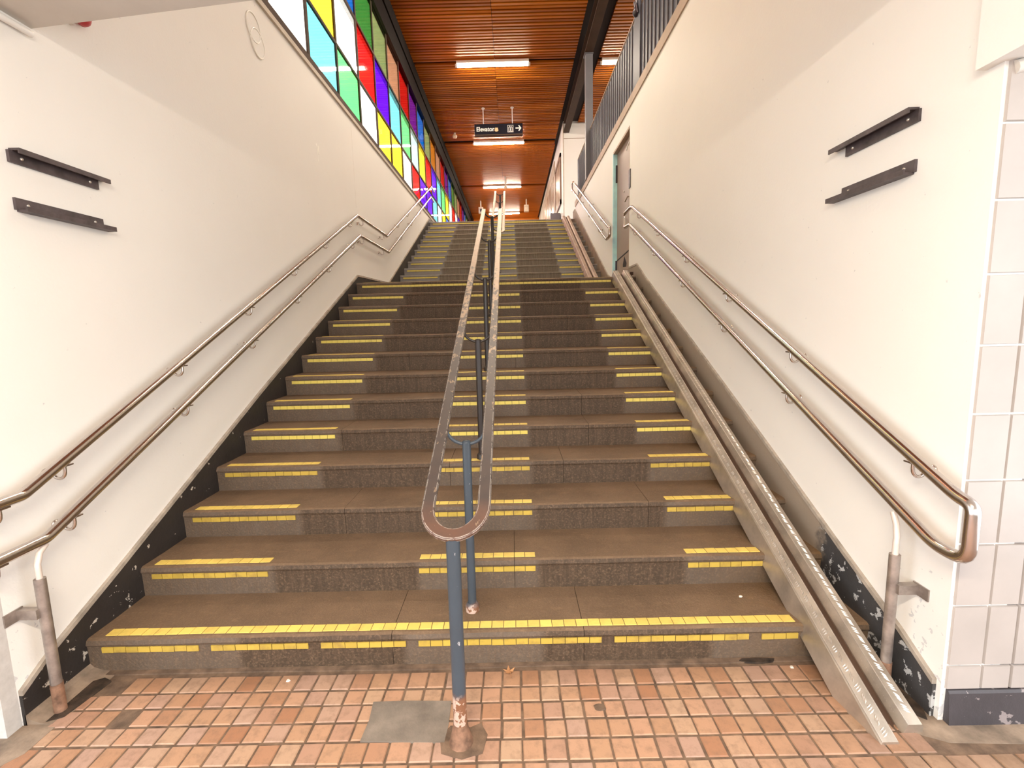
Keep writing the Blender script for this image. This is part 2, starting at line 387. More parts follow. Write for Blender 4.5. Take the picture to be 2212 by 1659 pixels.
# ------------------------------------------------------------------ walls, ceilings
b = MB(); b.poly_yz([(1.76, -0.1), (30, -0.1), (30, 4.285), (1.76, 4.285)], -2.35, XL)
b.box(-2.35, XL, 1.76, 2.75, 4.28, ZC)
wl = struct('wall_left', b, M['plaster'], 'white plaster wall along the left side of the stairs, below the coloured window', 'wall')
b = MB(); b.box(XL - .002, XL + .0015, 6.62, 6.626, 3.15, 4.2); part('wall_joint', b, M['white'], wl, 'fine pale vertical joint line')
b = MB()
for y, z, h in ((5.40, 3.35, .13), (5.43, 3.43, .09), (5.38, 3.5, .03)): b.box(XL - .002, XL + .0012, y - .012, y + .014, z, z + h)
part('scuff', b, M['paintwhite'], wl, 'whitish touched-up scuff')
# left wall return with pale tile beside the corner
b = MB(); b.box(-3.6, XL - .0, 1.70, 1.76, -0.1, 2.9)
we = struct('wall_near_left', b, M['grout'], 'pale tiled end wall turning away at the left corner', 'wall')
k = 0
for zi in range(12):
    for xi in range(6):
        z0 = 0.23 + zi * .249 if zi else 0.13
        t = MB(); x1 = XL - .012 - xi * .114; z0 = 0.13 + zi * .249
        t.box(x1 - .110, x1, 1.690, 1.702, z0, min(z0 + .245, 2.89)); part('wall_tile', t, M['wtile'], we, recalc=False)
# right wall with the door opening
DY0, DY1, DZ = 6.84, 7.90, 4.16
b = MB()
ZCAP = 4.40
b.box(XR, 1.86, 1.70, DY0, -0.1, ZCAP); b.box(XR, 1.86, DY1, 12.42, -0.1, ZCAP); b.box(XR, 1.86, DY0, DY1, DZ, ZCAP); b.box(XR, 1.86, DY0, DY1, -0.1, ZL - .0)
b.box(1.75, 1.86, DY0, DY1, ZL, DZ)
wr = struct('wall_right', b, M['plaster'], 'white plaster wall along the right side of the stairs with a door', 'wall')
b = MB(); b.poly_z([(XR - .015, 2.3), (1.88, 2.3), (1.88, 12.47), (XR - .015, 12.47)], ZCAP, ZCAP + .12)
tr = struct('trim_1', b, M['cap'], 'tan capping along the top of the right stair wall', 'trim')
# right near end wall: tiles
b = MB(); b.box(1.655, 3.4, 1.705, 1.76, -0.1, 2.42)
wn = struct('wall_near_right', b, M['grout'], 'pale glazed tile end wall at the right corner of the stairs', 'wall')
for zi in range(10):
    for xi in range(15):
        z0 = .137 if zi == 0 else .239 + (zi - 1) * .2475; z1 = .236 if zi == 0 else z0 + .2445
        x0 = 1.652 + (0 if xi == 0 else .135 + (xi - 1) * .1125); x1 = x0 + (.132 if xi == 0 else .1095)
        if z0 > 2.3: continue
        t = MB(); e = random.uniform(0, .0025)
        c = .004; y0, y1 = 1.692 - e, 1.708
        t.add([(x0, y1, z0), (x1, y1, z0), (x1, y1, z1), (x0, y1, z1), (x0 + c, y0, z0 + c), (x1 - c, y0, z0 + c), (x1 - c, y0, z1 - c), (x0 + c, y0, z1 - c)],
              [(4, 5, 6, 7), (0, 1, 5, 4), (1, 2, 6, 5), (2, 3, 7, 6), (3, 0, 4, 7)])
        part('wall_tile', t, M['wtile'], wn, recalc=False)
b = MB(); b.tube([(1.665, 1.692, 2.385), (1.72, 1.685, 2.40), (3.2, 1.68, 2.41)], .022, 10); part('bullnose', b, M['soffit'], wn, 'rounded grey top edge of the tiling')
b = MB(); b.box(1.60, 3.4, 1.60, 1.76, 2.41, 2.90); 
struct('trim_2', b, M['plaster'], 'white lintel block over the tiled end wall, top right', 'trim')
b = MB(); b.prism_x([(1.70, -.0), (1.672, .0), (1.684, .125), (1.69, .135), (1.76, .135), (1.76, 0)], 1.66, 3.4)
struct('baseboard_near_right', b, M['base_near'], 'dark scuffed skirting under the right tiled end wall', 'baseboard')
# low soffit over the entrance: skewed far edge
b = MB(); b.poly_z([(-3.6, -3.2), (3.4, -3.2), (3.4, 1.60), (1.62, 1.74), (XL, 2.243), (-3.6, 2.45)], 2.90, 3.15)  # unseen rear part lengthened to hold back entrance daylight
struct('ceiling_low', b, M['soffit'], 'grey underside of the low ceiling over the foot of the stairs', 'ceiling')
b = MB(); b.poly_z([(XL - .2, 2.29), (1.9, 1.72), (1.9, 1.60), (XL - .2, 2.15)], 3.15, ZC)
struct('wall_over_entrance', b, M['plaster'], 'white wall standing on the low ceiling above the entrance', 'wall')
b = MB(); b.tube([(-2.03, -3.0, 2.86), (-2.03, 1.9, 2.86), (-2.03, 2.22, 2.865)], .014, 8)
obj('conduit', b, M['plaster'], None, None); c = bpy.data.objects['conduit']; c['label'] = 'thin white conduit under the low ceiling at top left'; c['category'] = 'conduit'

# skirtings (baseboards): band above the nosing line
def skirt_band(yo, off):
    return [(yo, .0)], None
def skirting(name, x0, x1, top, mat, label, edge_x):
    low = [(y, z - .42) for y, z in top]
    b = MB()
    n = len(top); v = []
    for x in (x0, x1): v += [(x, y, max(z, -.02)) for y, z in low] + [(x, y, z) for y, z in top]
    f = []
    for s in (0, 2 * n):
        for i in range(n - 1): f.append((s + i, s + i + 1, s + n + i + 1, s + n + i))
    for i in range(n - 1): f.append((n + i, n + i + 1, 3 * n + i + 1, 3 * n + i))
    f += [(0, n, 3 * n, 2 * n), (n - 1, 2 * n - 1, 4 * n - 1, 3 * n - 1)]
    b.add(v, f)
    o = struct(name, b, mat, label, 'baseboard')
    e = MB()
    for i in range(n - 1):
        (ya, za), (yb, zb) = top[i], top[i + 1]; xa, xb = sorted((x0, x1)); xa -= .004; xb += .004
        e.add([(xa, ya, za), (xb, ya, za), (xb, yb, zb), (xa, yb, zb), (xa, ya, za + .022), (xb, ya, za + .022), (xb, yb, zb + .022), (xa, yb, zb + .022)],
              [(0, 1, 2, 3), (4, 5, 6, 7), (0, 1, 5, 4), (1, 2, 6, 5), (2, 3, 7, 6), (3, 0, 4, 7)])
    part('top_edge', e, M['skirt_edge'], o, 'dusty grey top edge')
    return o
topL = [(1.765, .13), (1.9, .21), (2.3, .385), (2.87, .645), (3.8, 1.07), (6.47, 2.235), (8.08, 2.262), (YT - .05, ZT + .10 - .03), (YT + .35, ZT + .1)]
skirting('baseboard_left', XL, XL + .014, topL, M['skirt_l'], 'chipped black skirting stepping up the left wall beside the stairs', XL)
topR = [(1.72, .14), (1.9, .24), (2.3, .42), (2.9, .70), (3.62, 1.03), (6.0, 2.10), (6.36, 2.285), (6.80, 2.285)]
skirting('baseboard_right', XR - .014, XR, topR, M['skirt_r'], 'peeling black and tan skirting along the lower right wall', XR)
topR2 = [(7.93, ZL + .10), (8.25, ZL + .17), (YT - .05, ZT + .20), (YT + .3, ZT + .20)]
skirting('baseboard_upper_right', XR - .014, XR, topR2, M['skirt_brown'], 'narrow tan skirting along the upper right flight', XR)

# ceiling of slats
b = MB(); b.box(-2.35, 6.0, 1.9, YF + .2, ZC + .07, ZC + .3)
ce = struct('ceiling', b, M['void'], 'varnished wooden slat ceiling high over the stairs', 'ceiling')
seams = (11.22, 15.85, 20.8, 25.72); P = 0.1
def slat_mesh(x0, x1):
    m = MB(); c = .006; y0, y1 = 0.0, .062
    m.prism_x([(y0, .05), (y0, c), (y0 + c, 0), (y1 - c, 0), (y1, c), (y1, .05)], x0, x1); me = m.mesh('slat', M['wood']); fix_normals(me); return me
sm = [slat_mesh(XL + .03, -.262), slat_mesh(-.254, 1.47)]; sr = slat_mesh(2.0, 5.9)
far = MB(); y = 7.6; cnt = 0
while y < YF:
    if all(abs(y + .034 - s) > .085 for s in seams):
        if y < 16.2:
            for me in sm: link('slat', me, ce, (0, y, ZC + random.uniform(-.004, .004)))
            if y < 14.5: link('slat', sr, ce, (0, y, ZC))
        else:
            for x0, x1 in ((XL + .03, -.262), (-.254, 1.50)):
                far.box(x0, x1, y, y + .062, ZC, ZC + .05)
    y += P
y = 1.95
while y < 7.6:
    far.box(XL + .03, 1.47, y, y + .062, ZC, ZC + .05); far.box(2.0, 5.9, y, y + .062, ZC, ZC + .05); y += P
fo = obj('far_slats', far, M['woodfar'], ce, recalc=False); fo['kind'] = 'stuff'
# edge beams along the ceiling
b = MB(); b.box(XL - .02, XL + .035, 2.5, YF, 6.93, ZC + .06)
struct('trim_3', b, M['beamdark'], 'black steel edge beam between the coloured window and ceiling', 'trim')
t = thing('ceiling_beam', 'dark brown steel beam running along the right side of the ceiling', 'beam', (1.67, 2.5, 6.95))
b = MB(); b.box(1.585, 1.755, 2.5, 14.62, 6.95, 6.97); part('bottom_flange', b, M['beam'], t)
b = MB(); b.box(1.66, 1.68, 2.5, 14.62, 6.97, 7.20); part('web', b, M['beam'], t)
b = MB(); b.box(1.585, 1.755, 2.5, 14.62, 7.20, 7.215); part('top_flange', b, M['beam'], t)
# column
t = thing('column', 'slate grey steel column under the brown beam behind the fence', 'column', (1.70, 10.55, 4.52))
b = MB(); b.box(1.605, 1.62, 10.47, 10.62, 4.52, 6.95); b.box(1.735, 1.75, 10.47, 10.62, 4.52, 6.95); b.box(1.62, 1.735, 10.535, 10.55, 4.52, 6.95); b.box(1.605, 1.75, 10.466, 10.472, 4.52, 6.93); part('shaft', b, M['column'], t)
b = MB(); b.box(1.58, 1.76, 10.45, 10.64, 6.93, 6.95); part('cap_plate', b, M['column'], t)

# upper hall block and outer walls
b = MB(); b.box(1.585, 6.0, 14.62, YF, 3.9, ZC + .1); b.box(1.70, 6, 14.612, 14.62, 6.78, 6.80)
wb = struct('wall_upper_right', b, M['plaster'], 'pale block wall of the upper hall, right of the stair head', 'wall')
b = MB(); b.box(1.60, 6.0, 14.606, 14.621, 6.785, 6.80); part('shadow_joint', b, M['brown'], wb, 'thin brown horizontal joint')
b = MB(); b.box(1.57, 1.60, 14.60, 14.63, 3.9, ZC); part('corner_bead', b, M['sillcap'], wb)
b = MB(); b.box(5.9, 6.1, 2.0, 14.6, 0, ZC + .1); struct('wall_outer_right', b, M['plaster'], 'white outer wall far beyond the blue fence', 'wall')
b = MB(); b.box(1.9, 6.0, 2.0, 14.6, 4.05, 4.25); struct('floor_side', b, M['cement'], 'grey walkway floor behind the blue fence', 'floor')

# ------------------------------------------------------------------ coloured window
def win():
    b = MB(); b.box(XL - .09, XL + .012, 2.75, YF, 4.30, 4.375)
    w = struct('window_1', b, M['frame'], 'long window of stained glass panes above the left wall', 'window')
    b = MB(); b.box(XL - .1, XL + .02, 2.75, YF, 4.255, 4.30); part('sill', b, M['sillcap'], w, 'tan sill strip')
    b = MB(); b.box(XL - .09, XL + .01, 2.75, YF, 6.58, 6.94); part('head', b, M['beamdark'], w, 'dark head rail')
    y0, p = 4.57 - 2 * .885, .885; zs = [4.375, 5.02, 5.80, 6.58]
    for z in zs[1:3]:
        b = MB(); b.box(XL - .054, XL - .026, 2.75, YF, z - .016, z + .016); part('transom', b, M['frame'], w)
    rows = ['ywcgwyywrpvcwygwrpcyw', 'rgoywrpcgmyrpcgywrpcgyw', 'lorbdlorpvblohrpbdlorpbd']
    row0 = {-1: 'y', 0: 'w', 1: 'c', 2: 'g', 3: 'w', 4: 'y', 5: 'y', 6: 'w', 7: 'r', 8: 'p', 9: 'p', 10: 'c', 11: 'w', 12: 'y'}
    row1 = {-1: 'g', 0: 'o', 1: 'y', 2: 'w', 3: 'r', 4: 'p', 5: 'c', 6: 'g', 7: 'm', 8: 'y', 9: 'r', 10: 'p', 11: 'c', 12: 'g', 13: 'y', 14: 'w', 15: 'r'}
    row2 = {0: 'r', 1: 'y', 2: 'b', 3: 'd', 4: 'l', 5: 'h', 6: 'r', 7: 'v', 8: 'b', 9: 'l', 10: 'o', 11: 'h', 12: 'r', 13: 'v', 14: 'b', 15: 'd', 16: 'l', 17: 'h', 18: 'r', 19: 'v', 20: 'b'}
    cyc = 'cgwyrpdlob'
    k = -2
    while 4.57 + k * p < YF - .2:
        ya = 4.57 + k * p; yb = min(ya + p, YF)
        b = MB(); b.box(XL - .052, XL - .028, ya - .02, ya + .02, 4.375, 6.58); part('mullion', b, M['frame'], w, recalc=False)
        for r, row in enumerate((row0, row1, row2)):
            c = row.get(k, cyc[(k * 3 + r * 4) % 10])
            g = MB(); g.box(XL - .046, XL - .036, ya + .02, yb - .02, zs[r] + (.0 if r == 0 else .016), zs[r + 1] - (.016 if r < 2 else 0))
            part('pane', g, GL[c], w, recalc=False)
        k += 1
    return w
win()
b = MB(); b.box(-2.78, -2.2, 1.9, YF, 7.0, 7.12); struct('trim_4', b, M['eave'], 'grey roof overhang outside the coloured window', 'trim')

# ------------------------------------------------------------------ stairs
def jit(a): return random.uniform(-a, a)
def step_mesh(k, y, z, t, r, x0, x1, joints, up):
    xs_all = [x0] + sorted(joints) + [x1]; m = MB()
    for a, c in zip(xs_all[:-1], xs_all[1:]):
        a2 = a + (.0011 if a != x0 else 0); c2 = c - (.0011 if c != x1 else 0)
        n = max(2, int((c2 - a2) / .12)); cols = []
        for i in range(n + 1):
            x = a2 + (c2 - a2) * i / n; q = jit(.0010); h = jit(.0018)
            prof = [(y + t + .05, z - r - .03), (y + .010, z - r - .03), (y + .006, z - .062), (y + .004, z - .038), (y - .002 + q, z - .026 + h), (y + .004 + q, z - .006 + h), (y + .018 + q, z + h * .5), (y + t * .5, z - .002 + h * .5), (y + t + .05, z)]
            cols.append([(x, py, pz) for py, pz in prof])
        L = len(cols[0]); vs = [p for col in cols for p in col]; fs = []
        for i in range(n):
            for j in range(L): fs.append((i * L + j, i * L + (j + 1) % L, (i + 1) * L + (j + 1) % L, (i + 1) * L + j))
        fs += [tuple(range(L))[::-1], tuple(n * L + j for j in range(L))]
        m.add(vs, fs)
    return m
TW = .0573
tread_tile = MB(); tread_tile.cbox(0, TW - .003, 0, .050, 0, .004, .001); tread_tile = tread_tile.mesh('marker_tile', M['yellow'])
riser_tile = MB(); riser_tile.box(0, TW - .003, -.0035, .004, 0, .027); riser_tile = riser_tile.mesh('marker_tile', M['yellow_dim'])
def strips(full): return [(-1.965, 1.30)] if full else [(-1.98, -1.352), (-.535, .092), (.913, 1.33)]
def flight(label, y, z, t, r, n, mat, single, joints, landing, full, x1):
    root = thing('stair_flight', label, 'stairs', (0, y, z))
    rest = MB()
    for k in range(1, n + 1):
        yk = y + (k - 1) * t; zk = z + k * r; tt = t if k < n else landing
        st = part('step', step_mesh(k, yk, zk, tt, r, XL + .012, x1, joints.get(k, []), False), mat, root, recalc=True)
        ks = single.get(k, '')
        for (a, c) in strips(k in full):
            cnt = int(round((c - a) / TW)); gap = set()
            for i in range(cnt):
                x = a + i * TW
                worn = (k == 1 and z == 0 and (random.random() < .05))
                for kind in 'tr':
                    if kind == 't' and k > 10 and k != n: continue
                    if kind == 't' and z > 1 and k != n: continue
                    if kind == 'r' and worn: continue
                    if kind == 't':  px, py, pz = x, yk + .030, zk - .0015
                    else: px, py, pz = x, yk + .0030, zk - .066
                    if kind in ks:
                        o = link('marker_tile', tread_tile if kind == 't' else riser_tile, st)
                        o.location = (px - 0 - root.location.x, py - root.location.y + jit(.0008), pz - root.location.z + jit(.0008))
                    elif kind == 't' and True: rest.box(px, px + TW - .003, py, py + .05, pz, pz + .004, 0)
                    else: rest.box(px, px + TW - .003, py - .0035, py + .004, pz, pz + .027, 1)
    s = part('marker_strips', rest, [M['yellow'], M['yellow_mid']], root, 'rows of small yellow nosing tiles', recalc=False); s['kind'] = 'stuff'
    return root
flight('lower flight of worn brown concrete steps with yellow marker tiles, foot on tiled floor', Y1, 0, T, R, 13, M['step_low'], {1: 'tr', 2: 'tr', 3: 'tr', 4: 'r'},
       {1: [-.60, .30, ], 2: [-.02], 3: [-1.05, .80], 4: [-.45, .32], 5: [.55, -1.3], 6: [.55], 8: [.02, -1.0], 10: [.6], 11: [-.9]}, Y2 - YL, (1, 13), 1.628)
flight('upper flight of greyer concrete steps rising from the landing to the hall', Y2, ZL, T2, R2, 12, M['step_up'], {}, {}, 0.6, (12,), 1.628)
b = MB(); b.box(XL + .02, 1.60, YT + .1, YF + .5, ZT - .25, ZT - .004)
struct('floor_upper', b, M['cement'], 'floor of the upper hall at the head of the stairs', 'floor')
b = MB(); b.poly_yz([(2.2, -.05), (YL, ZL - .35), (Y2, ZL - .35), (YT, ZT - .35), (YT + .3, ZT - .35), (YT + .3, ZT - .6), (YL + 1, -.05)], XL + .02, 1.62)
o = struct('floor_under_stairs', b, M['cement'], 'hidden concrete mass carrying the stairs', 'floor')

# ------------------------------------------------------------------ entrance floor
b = MB(); b.box(-3.6, 3.4, -6, 2.10, -.10, -.004)
fl = struct('floor', b, M['mortar'], 'terracotta tiled floor at the foot of the stairs', 'floor')
px, rowsY = .0848, [2.022, 1.9185, 1.834, 1.7435, 1.654, 1.556, 1.462, 1.372]
tm = []
for k in range(6):
    t = MB(); e = .0035
    t.cbox(-.0378 + jit(.0014), .0378 + jit(.0014), -.0402, .0402, -.02, 0, e); tm.append(t.mesh('floor_tile', M['terra']))
rest = MB(); patch = (-.635, -.292, 1.64, 1.838)
nt_ = 0
for r in range(len(rowsY) - 1):
    yc = (rowsY[r] + rowsY[r + 1]) / 2; dy = rowsY[r] - rowsY[r + 1]
    off = jit(.006)
    for i in range(-34, 40):
        xc = -.0427 + i * px + off + .085
        if patch[0] + .025 < xc < patch[1] - .025 and patch[2] < yc < patch[3]: continue
        if xc < -1.915 and yc > 1.56: continue
        if xc > 1.54 and yc > 1.60: continue
        if (i, r) in ((-23, 0), (-22, 0), (-20, 2)): continue
        sy = (dy - .009) / .082
        vis = abs(xc) < 1.95 and r < 6
        if vis:
            o = link('floor_tile', random.choice(tm), fl, (xc, yc + jit(.0015), jit(.0012))); o.scale = (1, sy, 1); o.rotation_euler = (jit(.008), jit(.008), jit(.01)); nt_ += 1
        else: rest.cbox(xc - .0385, xc + .0385, yc - dy / 2 + .0045, yc + dy / 2 - .0045, -.02, 0, .003)
yy = rowsY[-1]
while yy > -1.5:
    for i in range(-38, 39): rest.cbox(i * px + .004, i * px + px - .004, yy - .087, yy - .005, -.02, 0, .003)
    yy -= .0915
o = obj('far_tiles', rest, M['terra'], fl, recalc=False); o['kind'] = 'stuff'
for pts in ([(1.548, 2.055), (1.632, 2.055), (1.632, 1.76), (1.60, 1.70), (1.575, 1.72), (1.56, 1.80), (1.552, 1.92)], [(-2.02, 1.97), (-1.93, 2.02), (-1.885, 2.0), (-1.90, 1.90), (-1.915, 1.80), (-1.97, 1.77), (-2.0, 1.80), (-1.975, 1.86)]):  # right piece: dirt plus the ramp's shade painted dark; left piece: stain
    b = MB(); b.poly_z(pts, -.005, .0045); part('grime_and_shade', b, M['grime_and_shade'], fl, 'black brown dirt in the corner, ramp shade painted in at right')
b = MB(); b.poly_z([(-.632, 1.845), (-.50, 1.848), (-.298, 1.842), (-.294, 1.72), (-.300, 1.64), (-.45, 1.645), (-.628, 1.652), (-.622, 1.75)], -.02, .0035)
part('cement_patch', b, M['cement'], fl, 'smooth grey cement repair patch')
b = MB(); b.poly_z([(.325 + .022 * math.cos(2 * PI * i / 12) * (1 + .15 * (i % 3)), 1.795 + .018 * math.sin(2 * PI * i / 12)) for i in range(12)], -.005, .0022); part('gum_spot', b, M['mortar'], fl, 'dark round gum spot')
b = MB(); b.poly_z([(1.02, 2.045), (1.05, 2.035), (1.12, 2.03), (1.18, 2.04), (1.19, 2.056), (1.12, 2.06), (1.04, 2.06)], -.005, .005); part('dark_clod', b, M['grime_and_shade'], fl, 'black clod of dirt against the first riser')
def rough_slab(pts, z, mat, name, label, n=1):
    b = MB(); b.poly_z(pts, -.03, z); return part(name, b, mat, fl, label)
rough_slab([(-2.25, 1.76), (-2.03, 1.76), (-2.03, 2.06), (-1.905, 2.06), (-1.905, 1.95), (-1.91, 1.63), (-1.95, 1.575), (-3.4, 1.56), (-3.4, 1.76)], .0, M['dirtcement'], 'cement_edge', 'dirty grey cement strip in the left corner')
rough_slab([(1.44, 2.06), (1.66, 2.06), (1.66, 1.69), (3.4, 1.69), (3.4, 1.575), (1.9, 1.588), (1.60, 1.60), (1.47, 1.66), (1.47, 1.80)], .0, M['dirtcement'], 'cement_edge', 'dirty grey cement in the right corner by the ramp')
rough_slab([(XL, 2.075), (1.6, 2.075), (1.6, 2.045), (.9, 2.036), (.2, 2.044), (-.5, 2.034), (-1.2, 2.043), (XL, 2.04)], .002, M['mortar'], 'cement_fillet', 'rough cement fillet under the first riser')
# mortar fillet up to skirting at left (coved)
b = MB(); b.prism_y([(XL + .01, .045), (XL + .03, .022), (XL + .07, .006), (XL + .12, 0.0), (XL + .12, -.02), (XL + .01, -.02)], 1.765, 0, 2.07, 0)
part('cove', b, M['dirtcement'], fl, 'coved cement joint under the black skirting')

# ------------------------------------------------------------------ door in the right wall
b = MB(); b.box(1.70, 1.75, DY0 + .02, DY1, ZL + .005, DZ)
d = struct('door_1', b, M['doorleaf'], 'taupe door in the right wall beside the landing', 'door')
b = MB(); b.box(XR - .003, 1.702, DY1 - .012, DY1 + .03, ZL, DZ); part('jamb', b, M['jambblue'], d, 'light blue painted far jamb')
b = MB(); b.box(XR - .001, 1.705, DY0, DY1 - .01, DZ - .012, DZ + .02); part('head_jamb', b, M['cap'], d, 'tan head of the door opening')
b = MB(); b.box(XR - .001, 1.702, DY0 - .01, DY0 + .008, ZL, DZ); part('jamb', b, M['cap'], d)
for z0, z1 in ((3.72, 3.98), (2.36, 2.52)):
    b = MB(); b.box(1.675, 1.705, DY1 - .03, DY1 - .012, z0, z1); part('hinge', b, M['hinge'], d)
b = MB(); b.box(XR - .012, XR + .02, DY0 - .075, DY0 - .005, 3.36, 3.60); part('latch_plate', b, M['hinge'], d, 'dark plate on the wall edge of the door')
b = MB(); b.tube([(1.70, 7.02, 3.30), (1.655, 7.02, 3.30)], .011, 8); b.tube([(1.658, 7.01, 3.302), (1.655, 7.16, 3.27)], .011, 8); part('handle', b, M['screw'], d, 'pale lever handle')
b = MB(); b.lathe((1.70, 7.40, 3.47), [(.018, 0), (.018, -.008), (.01, -.012)], 10, axis='x'); part('keyhole', b, M['white'], d)
b = MB()
b.add([(1.698, DY1 - .02, 2.51), (1.698, DY1 - .02, 2.53), (1.698, 6.86, 2.58), (1.698, 6.86, 2.60)], [(0, 1, 3, 2)])
b.add([(1.698, 7.45, 2.375), (1.698, 7.25, 2.36), (1.698, 7.22, 2.41), (1.698, 7.36, 2.53), (1.698, 7.46, 2.41)], [(0, 1, 2, 3, 4)])
part('graffiti', b, M['black'], d, 'black slanted line and drop shape sprayed low on the door')
b = MB(); b.box(1.695, 1.70, 7.05, 7.28, 4.00, 4.02); b.v = [(x, y, z + (7.28 - y) * .35) for x, y, z in b.v]; part('sticker', b, M['white'], d)

# ------------------------------------------------------------------ central double handrail
def bar_path(y0, z0, y1, sl, half, loop=True):
    r = half; pts = []
    left = [(CX - r, y1, z0 + (y1 - y0) * sl), (CX - r, y0, z0)]
    n = 14
    mid = []
    for i in range(1, n):
        a = PI * i / n; mid.append((CX - r * math.cos(a), y0 - 1.25 * r * math.sin(a), z0 - 1.25 * r * math.sin(a) * sl * .9))
    return left + mid + [(CX + r, y0, z0), (CX + r, y1, z0 + (y1 - y0) * sl)]
def flat_sweep(mb, pts, w, h, up):
    P = [Vector(p) for p in pts]; rings = []
    c = h * .3
    for i, p in enumerate(P):
        t = (P[min(i + 1, len(P) - 1)] - P[max(i - 1, 0)]).normalized(); side = t.cross(up).normalized(); u = side.cross(t)
        q = [(-w / 2, -h / 2), (w / 2, -h / 2), (w / 2, h / 2 - c), (w / 2 - c, h / 2), (-w / 2 + c, h / 2), (-w / 2, h / 2 - c)]
        rings.append([p + side * a + u * b_ for a, b_ in q])
    n = 6; vs = [v for r in rings for v in r]; fs = []
    for i in range(len(P) - 1): fs += [(i * n + j, i * n + (j + 1) % n, (i + 1) * n + (j + 1) % n, (i + 1) * n + j) for j in range(n)]
    fs += [tuple(range(n))[::-1], tuple((len(P) - 1) * n + j for j in range(n))]
    mb.add(vs, fs)
def center_rail(label, y0, z0, y1, sl, posts, first):
    root = thing('double_handrail', label, 'handrail', (CX, y0, z0 - 1.0))
    path = bar_path(y0, z0, y1, sl, .108)
    # subdivide straights so that the wear can vary
    pts = []
    for a, c in zip(path[:-1], path[1:]):
        n = max(1, int((Vector(c) - Vector(a)).length / .25))
        pts += [tuple(Vector(a).lerp(Vector(c), i / n)) for i in range(n)]
    pts.append(path[-1])
    b = MB(); flat_sweep(b, pts, .051, .016, Vector((0, -sl, 1)).normalized()); part('rail_bar', b, M['railbar'], root, 'worn flat steel bar bent in one long loop')
    for i, (y, zb) in enumerate(posts):
        zt = z0 + (y - y0) * sl
        if first and i == 0:
            b = MB(); b.tube([(CX, y, zb - .02), (CX, y, zt - .008)], .026, 16); p_ = part('post', b, M['bluepost'], root, 'dark blue end post with rusted foot')
            b = MB(); b.lathe((CX, y, -.004), [(.048, 0), (.046, .012), (.040, .03), (.032, .06), (.0275, .09)], 14); part('foot', b, M['rustpipe'], root, 'rusted swollen foot of the end post')
            b = MB(); b.poly_z([(CX - .07, y - .05), (CX + .01, y - .075), (CX + .085, y - .05), (CX + .10, y + .03), (CX + .07, y + .085), (CX + .03, y + .065), (CX - .05, y + .075), (CX - .085, y + .02)], -.01, .0025); part('mortar_collar', b, M['mortar'], root)
            continue
        top = zt - .075
        mt = M['bluepost'] if (first and i == 1) else M['blackpost']
        b = MB(); b.tube([(CX, y, zb - .01), (CX, y, top)], .021, 14); b.lathe((CX, y, top), [(.021, 0), (.018, .006), (.008, .009)], 14); part('post', b, mt, root)
        b = MB(); b.lathe((CX, y, zb - .002), [(.034, 0), (.034, .03), (.028, .042), (.022, .046)], 14); part('post_collar', b, mt, root)
        b = MB(); n = 10; ps = []
        for j in range(n + 1):
            a = PI * j / n; ps.append((CX - .092 * math.cos(a), y, zt - .01 - .075 * math.sin(a)))
        b.tube(ps, .0085, 8); part('yoke', b, mt, root)
    return root
def tread(k): return R * k
center_rail('worn double handrail up the middle of the lower flight, dark post with rusted foot', 1.775, .895, 6.50, .4575,
            [(1.642, 0.0), (2.235, tread(1)), (3.215, tread(4)), (4.30, tread(7)), (5.40, tread(10)), (6.42, ZL)], True)
center_rail('second double handrail in the middle of the upper flight', 8.78, 3.20, 12.15, .4576,
            [(9.1, ZL + 2 * R2), (10.2, ZL + 5 * R2), (11.3, ZL + 8 * R2), (12.1, ZL + 10 * R2)], False)

# ------------------------------------------------------------------ wall handrails
def bracket(root, x, y, z, wall, s):
    """small U bracket below a rail at (x,y,z) fixed to the wall plane"""
    b = MB(); d = wall - x; n = 10; ps = [(x, y, z - .018), (x, y, z - .045)]; q = d * .62
    for i in range(1, n + 1):
        a = PI * i / n; ps.append((x + q * .5 * (1 - math.cos(a)), y - .006 * i / n, z - .048 - .030 * math.sin(a)))
    ps += [(x + q, y - .008, z - .044), (x + q + d * .06, y - .01, z - .040), (wall, y - .01, z - .040)]; b.tube(ps, .0068, 8)
    bk = part('bracket', b, M['stainless'], root)
    b = MB(); b.lathe((wall, y - .01, z - .048), [(.020, 0), (.020, -s * .006), (.015, -s * .009)], 12, axis='x'); 
    r_ = root.matrix_basis.translation; b.v = [(p[0] - r_.x, p[1] - r_.y, p[2] - r_.z) for p in b.v]
    obj('wall_plate', b, M['stainless'], bk)
    b = MB(); b.box(x - .014, x + .014, y - .03, y + .03, z - .024, z - .018); 
    b.v = [(p[0] - r_.x, p[1] - r_.y, p[2] - r_.z) for p in b.v]
    obj('saddle', b, M['stainless'], bk)
def rounded(P, r, closed):
    P = [Vector(p) for p in P]; n = len(P); out = []
    for i in range(n):
        if not closed and i in (0, n - 1): out.append(P[i]); continue
        a, p, c = P[i - 1], P[i], P[(i + 1) % n]; u = a - p; v = c - p; q = min(r, u.length * .45, v.length * .45)
        s0 = p + u.normalized() * q; s1 = p + v.normalized() * q
        for k in range(6):
            t = k / 5; out.append(s0 * (1 - t) ** 2 + p * 2 * t * (1 - t) + s1 * t ** 2)
    return out
def wall_rail(label, x, pts, brs, wall, s, closed=False, rad=.0225):
    root = thing('handrail', label, 'handrail', (x, pts[0][0], pts[0][1]), None)
    P = [(x, y, z) for y, z in pts] if len(pts[0]) == 2 else pts
    b = MB(); b.tube(rounded(P, .02, closed), rad, 14, closed=closed); part('tube', b, M['stainless'], root)
    for y, z in brs: bracket(root, x, y, z, wall, s)
    return root
